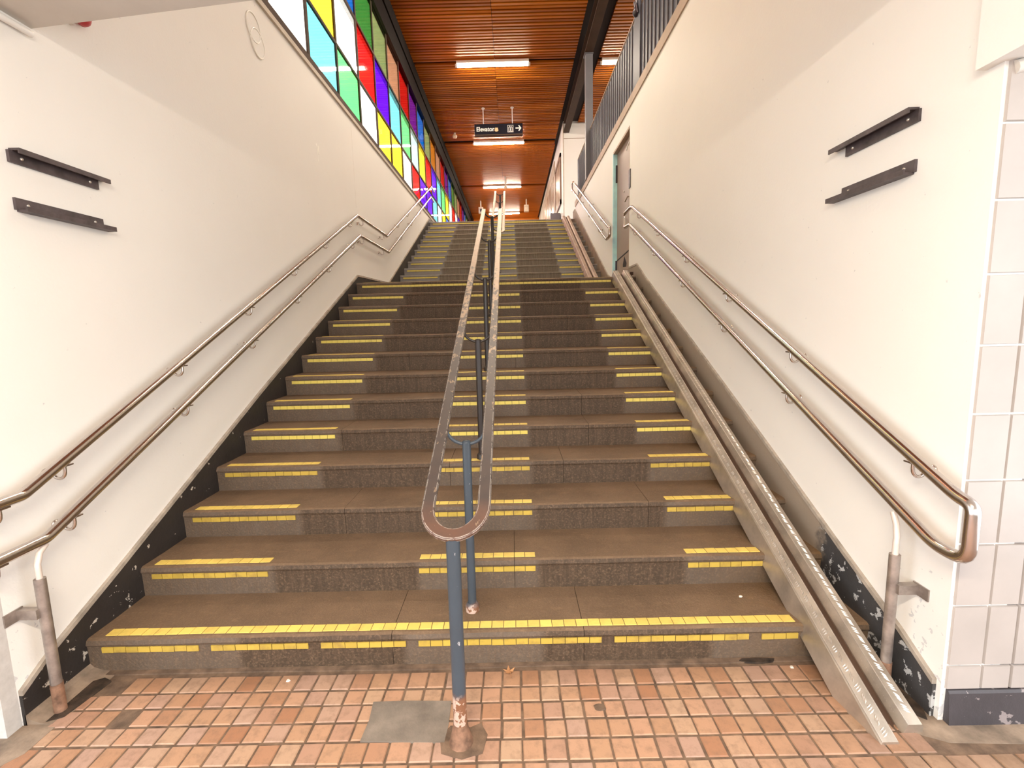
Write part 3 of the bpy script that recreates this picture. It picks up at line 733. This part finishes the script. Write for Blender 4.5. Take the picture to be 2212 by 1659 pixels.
def lerp_z(pts, y):
    for (a, za), (c, zc) in zip(pts[:-1], pts[1:]):
        if a <= y <= c: return za + (zc - za) * (y - a) / (c - a)
    return pts[-1][1]
xl = XL + .078; xr = XR - .074
LU = [(1.20, .952), (1.83, .956), (6.385, 2.995), (7.84, 2.985), (12.58, 5.005), (13.02, 4.985)]
LL = [(1.66, .742), (1.895, .744), (6.46, 2.755), (7.90, 2.745), (12.40, 4.715), (12.85, 4.70)]
wall_rail('upper stainless handrail on the left wall, kinked at the landing', xl, LU, [(y, lerp_z(LU, y)) for y in (1.74, 2.02, 2.83, 3.65, 4.48, 5.29, 6.15, 6.62, 7.66, 8.74, 9.6, 10.6, 11.5)], XL, -1)
wall_rail('lower stainless handrail on the left wall, just below the other rail', xl, LL, [(y, lerp_z(LL, y)) for y in (1.70, 2.03, 2.84, 3.66, 4.5, 5.33, 6.19, 6.6, 7.6, 8.9, 9.9, 10.9, 11.7)], XL, -1)
def loop_rail(label, up, lo, y_near, y_far, bu, bl, flat_far):
    # one continuous loop: up rail (near -> far), far link, low rail (far -> near), near link
    (yu0, zu0), (yu1, zu1) = up; (yl0, zl0), (yl1, zl1) = lo
    P = [(yu0, zu0)]
    if flat_far: P += [(yu1, zu1), (y_far, zu1 - .004), (y_far, zl1 + .004), (yl1, zl1)]
    else: P += [(yu1, zu1), (y_far, zu1 + .02), (y_far, zl1 + .03), (yl1, zl1)]
    P += [(yl0, zl0)]
    P += [(y_near, zl0 + .004)] if y_near < yl0 - .06 else []
    P += [(y_near, zu0 - .012)]
    root = thing('handrail', label, 'handrail', (xr, yu0, zu0))
    b = MB(); b.tube(rounded([(xr, y, z) for y, z in P], .055, True), .0225, 14, closed=True); part('tube', b, M['stainless'], root)
    f = lambda y, q: q[0][1] + (q[1][1] - q[0][1]) * (y - q[0][0]) / (q[1][0] - q[0][0])
    for y in bu: bracket(root, xr, y, f(y, up), XR, 1)
    for y in bl: bracket(root, xr, y, f(y, lo), XR, 1)
loop_rail('looped stainless double handrail on the right wall of the lower flight', ((1.635, .945), (6.39, 3.025)), ((1.70, .727), (6.50, 2.825)), 1.572, 6.78,
          (1.83, 2.70, 3.55, 4.43, 5.32, 6.1), (2.72, 3.61, 4.51, 5.44, 6.28), True)
loop_rail('looped double handrail on the right wall of the upper flight', ((7.88, 3.05), (12.26, 4.955)), ((8.05, 2.885), (12.3, 4.76)), 7.80, 12.5,
          (8.6, 9.8, 11.0), (8.8, 9.9, 11.1), False)
# old conduit stubs below the near rail ends
def stub(label, x, y, ztop, bend, wall, s):
    root = thing('pipe_stub', label, 'pipe', (x, y, 0))
    b = MB(); b.tube([(x, y, -.005), (x, y, .10), (x, y, .30), (x, y, ztop)], .0205, 12); part('sleeve', b, M['galv'], root, 'worn grey steel sleeve')
    b = MB(); b.tube([(x, y, -.004), (x, y, .13)], .0225, 12); part('rust_foot', b, M['rustpipe'], root, 'rusted foot')
    b = MB(); b.tube([(x, y, ztop - .06), (x, y, ztop + .04)] + bend, .0115, 10); part('conduit', b, M['rod'], root, 'thin pale bent conduit')
    b = MB(); b.box(min(x, wall), max(x, wall), y - .035, y - .005, ztop - .16, ztop - .12); b.box(min(wall, wall - s * .006), max(wall, wall - s * .006), y - .08, y - .005, ztop - .165, ztop - .115); part('clip', b, M['galv'], root)
stub('grey pipe stub with bent conduit at the foot of the left wall', xl + .01, 1.835, .60, [(xl + .008, 1.837, .66), (xl + .005, 1.855, .70), (xl, 1.89, .722)], XL, -1)
stub('grey pipe stub with bent conduit at the foot of the right wall', xr - .012, 1.865, .61, [(xr - .008, 1.868, .68), (xr - .004, 1.88, .73), (xr, 1.905, .775)], XR, 1)

# ------------------------------------------------------------------ wheel ramps
def hat(x0, x1, wallside):
    return None
def ramp_thing(label, y0, z0, y1, z1, xa, xb, mat, lugs, h=.055):
    root = thing('wheel_ramp', label, 'ramp', (xa, y0, z0))
    w = xb - xa
    b = MB(); prof = [(xa - .03, -.06), (xa - .002, h * .8), (xa + .005, h), (xa + w * .30, h), (xa + w * .30 + .006, h * .9), (xa + w * .46, .012), (xa + w * .46, -.02), (xa + .02, -.02)]
    b.prism_y(prof, y0, z0, y1, z1); part('left_channel', b, mat, root)
    b = MB(); prof = [(xa + w * .60, .012), (xa + w * .70, h * .95), (xa + w * .71, h), (xb - .004, h), (xb, h * .8), (xb, -.05), (xb - .02, -.02), (xa + w * .60, -.02)]
    b.prism_y(prof, y0 + .05, z0 + .05 * (z1 - z0) / (y1 - y0), y1, z1); part('right_channel', b, mat, root)
    b = MB(); b.prism_y([(xa + w * .45, -.014), (xa + w * .61, -.014), (xa + w * .61, .004), (xa + w * .45, .004)], y0 + .06, z0 + .06 * SL, y1, z1); part('gutter', b, M['beam'], root, 'dark grimy gutter between the channels')
    if lugs:
        sl = (z1 - z0) / (y1 - y0); b = MB(); y = y0 + .03
        def lug(x, yy, dz, ang, L=.016, wd=.0034, hh=.0032, nx=0.0):
            c, s_ = math.cos(ang), math.sin(ang)
            q = [(-L, 0), (0, -wd), (L, 0), (0, wd)]
            pts = [(x + a * c - d_ * s_, yy + a * s_ + d_ * c) for a, d_ in q]
            v = [(px_, py_, z0 + (py_ - y0) * sl + dz + (px_ - x) * nx) for px_, py_ in pts]
            v2 = [(px_ * .4 + x * .6, py_ * .4 + yy * .6, z0 + ((py_ * .4 + yy * .6) - y0) * sl + dz + hh) for px_, py_ in pts]
            b.add(v + v2, [(4, 5, 6, 7), (0, 1, 5, 4), (1, 2, 6, 5), (2, 3, 7, 6), (3, 0, 4, 7)])
        i = 0
        while y < y1 - .03:
            for j in range(3):
                lug(xa + w * .15, y + (j - 1) * .009, h, .9 if i % 2 else .5)
                if y < y0 + .09: continue
                lug(xb - w * .15, y + (j - 1) * .009, h, 2.3 if i % 2 else 2.6, .012)
                xm = xa + w * .375; lug(xm, y + (j - 1) * .009 + .015, h * .52, 1.2, .010, nx=-.7)
                xm = xa + w * .655; lug(xm, y + (j - 1) * .009 + .015, h * .52, 1.9, .009, nx=.7)
            y += .036; i += 1
        o = part('tread_lugs', b, M['alulug'], root, 'raised checker lugs', recalc=False); o['kind'] = 'stuff'
    for (x, z_) in ((xa + .003, h), (xa + w * .30 + .002, h), (xa + w * .705, h)):
        b = MB(); b.tube([(x, y0 + (.05 if x > xa + w * .5 else 0), z0 + z_ - .001 + (.05 * SL if x > xa + w * .5 else 0)), (x, y1, z1 + z_ - .001)], .0022, 6); part('polished_edge', b, M['alulug'], root, 'bright polished edge')
    return root
ramp_thing('checker plate wheel ramp on the lower flight, foot on the tiles', 1.595, -.045, 6.45, ZL + .03, 1.340, 1.535, M['alu'], True)
ramp_thing('dull brown wheel ramp on the upper flight', 8.22, ZL + .030, YT + .10, ZT + .060, 1.335, 1.505, M['alu_up'], False, .035)
b = MB(); b.box(1.54, 1.575, 6.40, 6.46, ZL - .01, ZL + .045); b.box(1.56, 1.60, 6.415, 6.445, ZL + .02, ZL + .06)
o = obj('ramp_bracket', b, M['beam'], None); o['label'] = 'dark metal bracket beside the top of the lower wheel ramp'; o['category'] = 'bracket'

# ------------------------------------------------------------------ short rails fixed on both walls
def mount_rail(label, wall, s, y0, y1, z, up, yfl):
    # s: +1 points into the stairwell
    root = thing('mounting_rail', label, 'rail', (wall, y0, z), None)
    b = MB(); x0, x1 = sorted((wall, wall + s * .012)); b.box(x0, x1, y0, y1, z, z + .048); p_ = part('back_plate', b, M['wallrail'], root)
    zf = z + .048 if up else z - .007
    b = MB(); x0, x1 = sorted((wall, wall + s * .045)); b.box(x0, x1, y0 + .012, yfl, zf, zf + .009); b.box(*sorted((wall + s * .038, wall + s * .045)), y0 + .012, yfl, zf - (.012 if up else -.009), zf + (.0 if up else .021)); part('flange', b, M['wallrail'], root)
    for y in (y0 + .05, y1 - .05):
        b = MB(); b.lathe((wall + s * .012, y, z + .024), [(.007, 0), (.007, s * .003), (.004, s * .005)], 8, axis='x'); part('screw', b, M['screw'], root)
mount_rail('dark metal rail on the left wall, upper of the pair', XL, 1, 2.052, 2.478, 2.295, True, 2.515)
mount_rail('dark metal rail on the left wall, lower of the pair', XL, 1, 2.050, 2.478, 2.106, False, 2.515)
mount_rail('dark metal rail on the right wall, upper of the pair', XR, -1, 2.02, 2.44, 2.350, True, 2.52)
mount_rail('dark metal rail on the right wall, lower of the pair', XR, -1, 2.02, 2.45, 2.158, False, 2.52)

# round cover on left wall
t = thing('wall_cover', 'round white cover plates overlapping high on the left wall', 'cover', (XL, 4.25, 3.95))
for y, z in ((4.215, 4.01), (4.265, 3.915)):
    b = MB(); n = 28
    b.tube([(XL + .004, y + .105 * math.cos(2 * PI * i / n), z + .105 * math.sin(2 * PI * i / n)) for i in range(n)], .0075, 6, closed=True)
    part('rim', b, M['paintwhite'], t)
b = MB(); b.lathe((XL, 4.215, 4.01), [(.105, 0), (.105, .004), (.1, .005)], 24, axis='x'); b.lathe((XL, 4.265, 3.915), [(.105, 0), (.105, .0055), (.1, .0065)], 24, axis='x'); part('disc', b, M['plaster'], t)
# red bell
t = thing('alarm_bell', 'small red alarm bell on the left wall, tucked behind the low ceiling edge', 'bell', (XL, 2.485, 3.10))
b = MB(); b.lathe((XL, 2.485, 3.10), [(.02, 0), (.035, .012), (.052, .018), (.05, .035), (.035, .05), (.012, .056)], 18, axis='x'); part('gong', b, M['red'], t)
b = MB(); b.box(XL, XL + .02, 2.40, 2.45, 3.03, 3.11); part('box', b, M['soffit'], t)

# ------------------------------------------------------------------ fence on the right wall
def fence():
    root = thing('sheet_fence', 'slate blue sheet metal fence standing on the right wall cap', 'fence', (1.70, 2.4, ZCAP + .12))
    z0, z1 = ZCAP + .10, 5.47
    b0 = MB(); b0.box(-.003, .003, .008, .147, 0, z1 - z0); pan = b0.mesh('fence_board', [M['fence'], M['fencerib']])
    b0 = MB(); b0.box(-.003, .003, .006, .147, 0, z1 - z0, 0); b0.box(-.016, .003, -.005, .006, 0, z1 - z0, 1); pan = b0.mesh('fence_board', [M['fence'], M['fencerib']])
    y = 2.4
    posts = (2.60, 6.50, 10.53)
    while y < 12.2:
        link('fence_board', pan, root, (0, y - 2.4, z0 - (ZCAP + .12))); y += .152
    b = MB(); b.box(1.690, 1.712, 2.4, 12.36, 5.50, 5.515); part('top_rail', b, M['cap'], root, 'thin tan top rail')
    for p in posts:
        b = MB(); b.box(1.676, 1.690, p, p + .29, z0, 5.60 if p < 9 else 5.47); po = part('post', b, M['fence'], root, 'flat blue post panel')
        b = MB(); b.lathe((1.676, p + .15, 5.46), [(.05, 0), (.055, -.015), (.045, -.04), (.02, -.055)], 12, axis='x')
        b.tube([(1.66, p + .15, 5.47), (1.655, p + .20, 5.60)], .018, 8); b.tube([(1.66, p + .05, 5.40), (1.655, p + .16, 5.62)], .012, 8)
        part('clamp', b, M['hinge'], root, 'dark rounded clamp')
    b = MB(); b.box(1.69, 1.72, 12.33, 12.38, 4.2, 5.5); part('end_post', b, M['fence'], root)
fence()

# ------------------------------------------------------------------ ceiling lamps
def lamp(x0, x1, y, label, parts=True):
    root = thing('ceiling_lamp', label, 'lamp', ((x0 + x1) / 2, y, ZC), 'fluorescent ceiling lamps')
    b = MB(); b.box(x0 + .03, x1 - .03, y - .10, y + .10, ZC - .05, ZC + .02); part('housing', b, M['lampbody'], root)
    b = MB(); n = 10; pr = [(y + .050 * math.cos(PI + PI * i / n), ZC - .046 + .045 * math.sin(PI + PI * i / n)) for i in range(n + 1)]
    b.prism_x(pr, x0 + .045, x1 - .045, 0, False); part('diffuser', b, M['lamp'], root)
    for xa, xb in ((x0, x0 + .045), (x1 - .045, x1)):
        b = MB(); pr2 = [(y + .053 * math.cos(PI + PI * i / n), ZC - .044 + .047 * math.sin(PI + PI * i / n)) for i in range(n + 1)]
        b.prism_x(pr2, xa, xb); part('end_cap', b, M['lampbody'], root)
for y, lb in ((6.6, 'fluorescent ceiling lamp above the lower flight, hidden over the entrance wall'), (11.22, 'nearest fluorescent ceiling lamp in view, above the upper flight'), (15.85, 'second fluorescent ceiling lamp, just behind the hanging sign'),
              (20.8, 'third fluorescent ceiling lamp, behind the handrail top'), (25.72, 'farthest fluorescent ceiling lamp, low over the stair head')):
    lamp(-1.12, .51, y, lb)
lamp(2.04, 3.67, 11.26, 'fluorescent ceiling lamp partly hidden by the blue fence')
lamp(2.04, 3.67, 6.6, 'fluorescent ceiling lamp over the walkway behind the blue fence')
# unseen lamp added under the low ceiling to brighten the entrance
root = thing('added_fill_lamp', 'added fill lamp under the low ceiling, unseen behind the viewer', 'lamp', (-.2, -.3, 2.9))
b = MB(); b.box(-1.0, .6, -.38, -.22, 2.86, 2.9); part('housing', b, M['lampbody'], root)
b = MB(); b.box(-.95, .55, -.36, -.24, 2.83, 2.86); part('diffuser', b, M['lamp'], root)

# ------------------------------------------------------------------ hanging sign
YS = 13.4
t = thing('hanging_sign', 'black hanging sign reading Elevator with lift symbol and arrow', 'sign', (-.25, YS, ZC))
b = MB(); b.box(-.89, .385, YS, YS + .10, 6.515, 6.775); part('panel', b, M['signblack'], t)
b = MB(); b.box(-.89, .385, YS - .004, YS + .104, 6.490, 6.515); part('bottom_trim', b, M['beam'], t)
for x in (-.652, .115):
    b = MB(); b.tube([(x, YS + .05, 6.77), (x, YS + .05, ZC)], .013, 8); rd = part('rod', b, M['rod'], t)
    b = MB(); b.lathe((x + .25, .05, -.03), [(.045, 0), (.05, .012), (.03, .03)], 14); obj('rose', b, M['rod'], rd)
cu = bpy.data.curves.new('lettering', 'FONT'); cu.body = 'Elevator'; cu.size = .155; cu.extrude = .002; cu.offset = .0032
to = bpy.data.objects.new('lettering', cu); C.objects.link(to)
dg = bpy.context.evaluated_depsgraph_get(); me = bpy.data.meshes.new_from_object(to.evaluated_get(dg)); me.name = 'lettering'
bpy.data.objects.remove(to); me.materials.clear(); me.materials.append(M['white'])
xsz = [v.co.x for v in me.vertices]; wsc = .475 / (max(xsz) - min(xsz))
for v in me.vertices: v.co = (v.co.x * wsc, -v.co.z, v.co.y)
lo_ = link('lettering', me, t, (-.842 + .25, -.003, 6.595 - ZC)); lo_['label'] = 'white word Elevator'
b = MB(); b.poly_yz([(0, 0)] * 3, 0, 0)
b = MB(); n = 14
def disc_xz(b, cx, cz, rx, rz, n=14):
    vs = [(cx + rx * math.cos(2 * PI * i / n), YS - .002, cz + rz * math.sin(2 * PI * i / n)) for i in range(n)]; b.add(vs, [tuple(range(n))])
disc_xz(b, -.31, 6.615, .052, .035); b.box(-.345, -.270, YS - .003, YS, 6.635, 6.675); part('sticker', b, M['sticker'], t, 'tan sticker after the word', recalc=False)
b = MB(); y0 = YS - .003; ax = .06; az = 6.645; hw, hh = .078, .088; w = .010
for (x0, x1, z0, z1) in ((ax - hw, ax + hw, az + hh - w, az + hh), (ax - hw, ax + hw, az - hh, az - hh + w), (ax - hw, ax - hw + w, az - hh, az + hh), (ax + hw - w, ax + hw, az - hh, az + hh),
                         (ax - .05, ax + .05, az + .032, az + .044), (ax - .05, ax - .038, az - .07, az + .04), (ax + .038, ax + .05, az - .07, az + .04), (ax - .05, ax + .05, az - .07, az - .06), (ax - .012, ax + .012, az - .05, az + .0)):
    b.box(x0, x1, y0, YS, z0, z1)
disc = [(ax + .012 * math.cos(2 * PI * i / 10), YS - .003, az + .014 + .012 * math.sin(2 * PI * i / 10)) for i in range(10)]; b.add(disc, [tuple(range(10))])
b.add([(ax - .035, y0, az + .052), (ax - .005, y0, az + .052), (ax - .02, y0, az + .072)], [(0, 1, 2)]); b.add([(ax + .005, y0, az + .06), (ax + .035, y0, az + .06), (ax + .02, y0, az + .048)], [(0, 1, 2)])
part('lift_symbol', b, M['white'], t, 'white lift pictogram', recalc=False)
b = MB(); ax = .275; az = 6.655
b.box(ax - .08, ax + .05, y0, YS, az - .013, az + .013)
for s_ in (-1, 1):
    b.add([(ax + .075, y0, az), (ax + .040, y0, az), (ax - .012, y0, az + s_ * .068), (ax + .022, y0, az + s_ * .068)], [(0, 1, 2, 3)])
part('arrow', b, M['white'], t, 'white arrow pointing right', recalc=False)

# small things of the upper hall
def small_box(name, label, cat, x0, x1, y0, y1, z0, z1, mat, hole=False):
    t = thing(name, label, cat, ((x0 + x1) / 2, y0, z1))
    b = MB(); b.box(x0, x1, y0, y1, z0, z1); b.box(x0 + .01, x1 - .01, y0 - .012, y0, z0 + .02, z1 - .02); part('body', b, mat, t)
    b = MB(); b.box((x0 + x1) / 2 - .02, (x0 + x1) / 2 + .02, y0, y1, z1, ZC + .02); part('hanger', b, M['lampbody'], t)
    b = MB()
    if hole: b.box(x0 + .06, x1 - .05, y0 - .016, y0 - .011, z0 + .05, z0 + .18)
    else: b.box(x0 + .03, x1 - .03, y0 - .016, y0 - .011, z1 - .08, z1 - .06)
    part('front', b, M['hinge'] if hole else M['cap'], t)
small_box('speaker', 'small cream box with a dark square, hung left of the farthest lamp', 'speaker', -1.47, -1.26, 23.2, 23.45, 6.66, 6.92, M['cream'], True)
small_box('speaker', 'small cream box hung right of the farthest lamp', 'speaker', .66, .87, 23.1, 23.35, 6.66, 6.95, M['cream'])
for x, y, z, lb in ((-1.6, 15.1, 7.10, 'small round cream detector on the ceiling left of the second lamp'), (-.155, 19.6, 6.80, 'small round pale detector beside the handrail top')):
    t = thing('detector', lb, 'detector', (x, y, z))
    b = MB(); b.lathe((x, y, z), [(.02, -.05), (.06, -.035), (.075, 0), (.07, .03), (.05, .05)], 14); part('dome', b, M['cream'], t)
    b = MB(); b.lathe((x, y, z + .05), [(.03, 0), (.03, ZC - z - .05)], 10); part('stem', b, M['lampbody'], t)
# grey cabinet on the upper floor, display case and brown panel on the block wall
t = thing('grey_cabinet', 'grey metal cabinet at the stair head against the pale block wall', 'cabinet', (1.42, 15.6, ZT))
b = MB(); b.box(1.26, 1.57, 15.5, 15.85, ZT - .004, ZT + .78); part('body', b, M['greybox'], t)
b = MB(); b.box(1.28, 1.55, 15.488, 15.50, ZT + .03, ZT + .75); dd = part('door', b, M['greybox'], t)
b = MB(); b.box(1.31 - 1.42, 1.335 - 1.42, 15.48 - 15.6, 15.488 - 15.6, .32, .36); obj('label_plate', b, M['white'], dd)
t = thing('display_case', 'brown framed display case on the side of the block wall', 'display', (1.585, 15.3, 5.2))
b = MB()
for (ya, yb, za, zb) in ((15.25, 15.40, 5.15, 6.62), (16.9, 17.05, 5.15, 6.62), (15.25, 17.05, 5.15, 5.27), (15.25, 17.05, 6.50, 6.62)): b.box(1.545, 1.585, ya, yb, za, zb)
part('frame', b, M['brown'], t)
b = MB(); b.box(1.565, 1.584, 15.40, 16.9, 5.27, 6.50); part('glazing', b, M['poster'], t)
t = thing('wall_panel', 'long brown recessed panel beyond the display case', 'panel', (1.585, 17.4, 5.0))
b = MB(); b.box(1.56, 1.585, 17.3, 24.0, 4.6, 7.02); part('board', b, M['cap'], t)
b = MB()
for y in (17.6, 18.8, 20.0, 21.4): b.box(1.55, 1.562, y, y + .9, 4.75, 6.6)
part('glazing', b, M['poster'], t)
t = thing('end_door', 'small brown door far along the upper hall side wall', 'door', (1.585, 24.9, ZT))
b = MB(); b.box(1.54, 1.58, 24.6, 25.5, ZT, ZT + 2.0); part('leaf', b, M['brown'], t)
b = MB(); b.tube([(1.53, 24.75, ZT + 1.0), (1.53, 24.75, ZT + 1.2)], .015, 8); part('handle', b, M['screw'], t)
b = MB(); b.box(XL, 1.6, YF, YF + .2, ZT - .3, ZC + .1)
struct('wall_far', b, M['woodfar'], 'brown far end wall of the upper hall', 'wall')

# litter
def leaf():
    b = MB(); vs = []; n = 11
    for i in range(n):
        a = 2 * PI * i / n; r_ = .028 * (1 if i % 2 else .55) * random.uniform(.8, 1.2); vs.append((-.053 + r_ * math.cos(a), 2.005 + r_ * .8 * math.sin(a), .004 + .012 * (i % 2) * random.random()))
    vs.append((-.053, 2.005, .006)); b.add(vs, [(i, (i + 1) % n, n) for i in range(n)])
    vs2 = [(x, y, z + .0015) for x, y, z in vs]; b.add(vs2, [((i + 1) % n, i, n) for i in range(n)])
    t = thing('dry_leaf', 'crumpled brown leaf on the floor tiles below the first step', 'leaf', (-.053, 2.005, 0))
    part('blade', b, M['leaf'], t, recalc=False)
    b = MB(); b.tube([(-.053, 2.005, .008), (-.045, 1.985, .005), (-.043, 1.97, .003)], .0015, 6); part('stem', b, M['leaf'], t)
leaf()
for i, (x, y, z, lb) in enumerate(((1.14, 2.30, R, 'pale chip of litter on the first step near the ramp'), (1.24, 2.0, 0.0, 'pale scrap on the floor tiles left of the ramp'), (-1.06, 1.98, 0.0, 'tiny pale crumb on the floor tiles at left'))):
    b = MB(); vs = [(x + .011 * math.cos(a) * random.uniform(.6, 1.2), y + .008 * math.sin(a), z) for a in (0, 1.2, 2.5, 3.9, 5.1)]; top = [(a * .7 + x * .3, c * .7 + y * .3, z + .006) for a, c, _ in vs]
    b.add(vs + top, [(0, 1, 2, 3, 4), (9, 8, 7, 6, 5)] + [(j, (j + 1) % 5, 5 + (j + 1) % 5, 5 + j) for j in range(5)])
    o = obj('litter', b, M['debris'], None); o['label'] = lb; o['category'] = 'litter'

# top-level structures made under empties keep their colours; everything else is parented above
b = MB(); b.box(-30, 30, -40, -6, -.2, -.02); o = struct('floor_outside', b, M['ground'], 'pale paving outside the entrance, behind the viewer', 'floor')
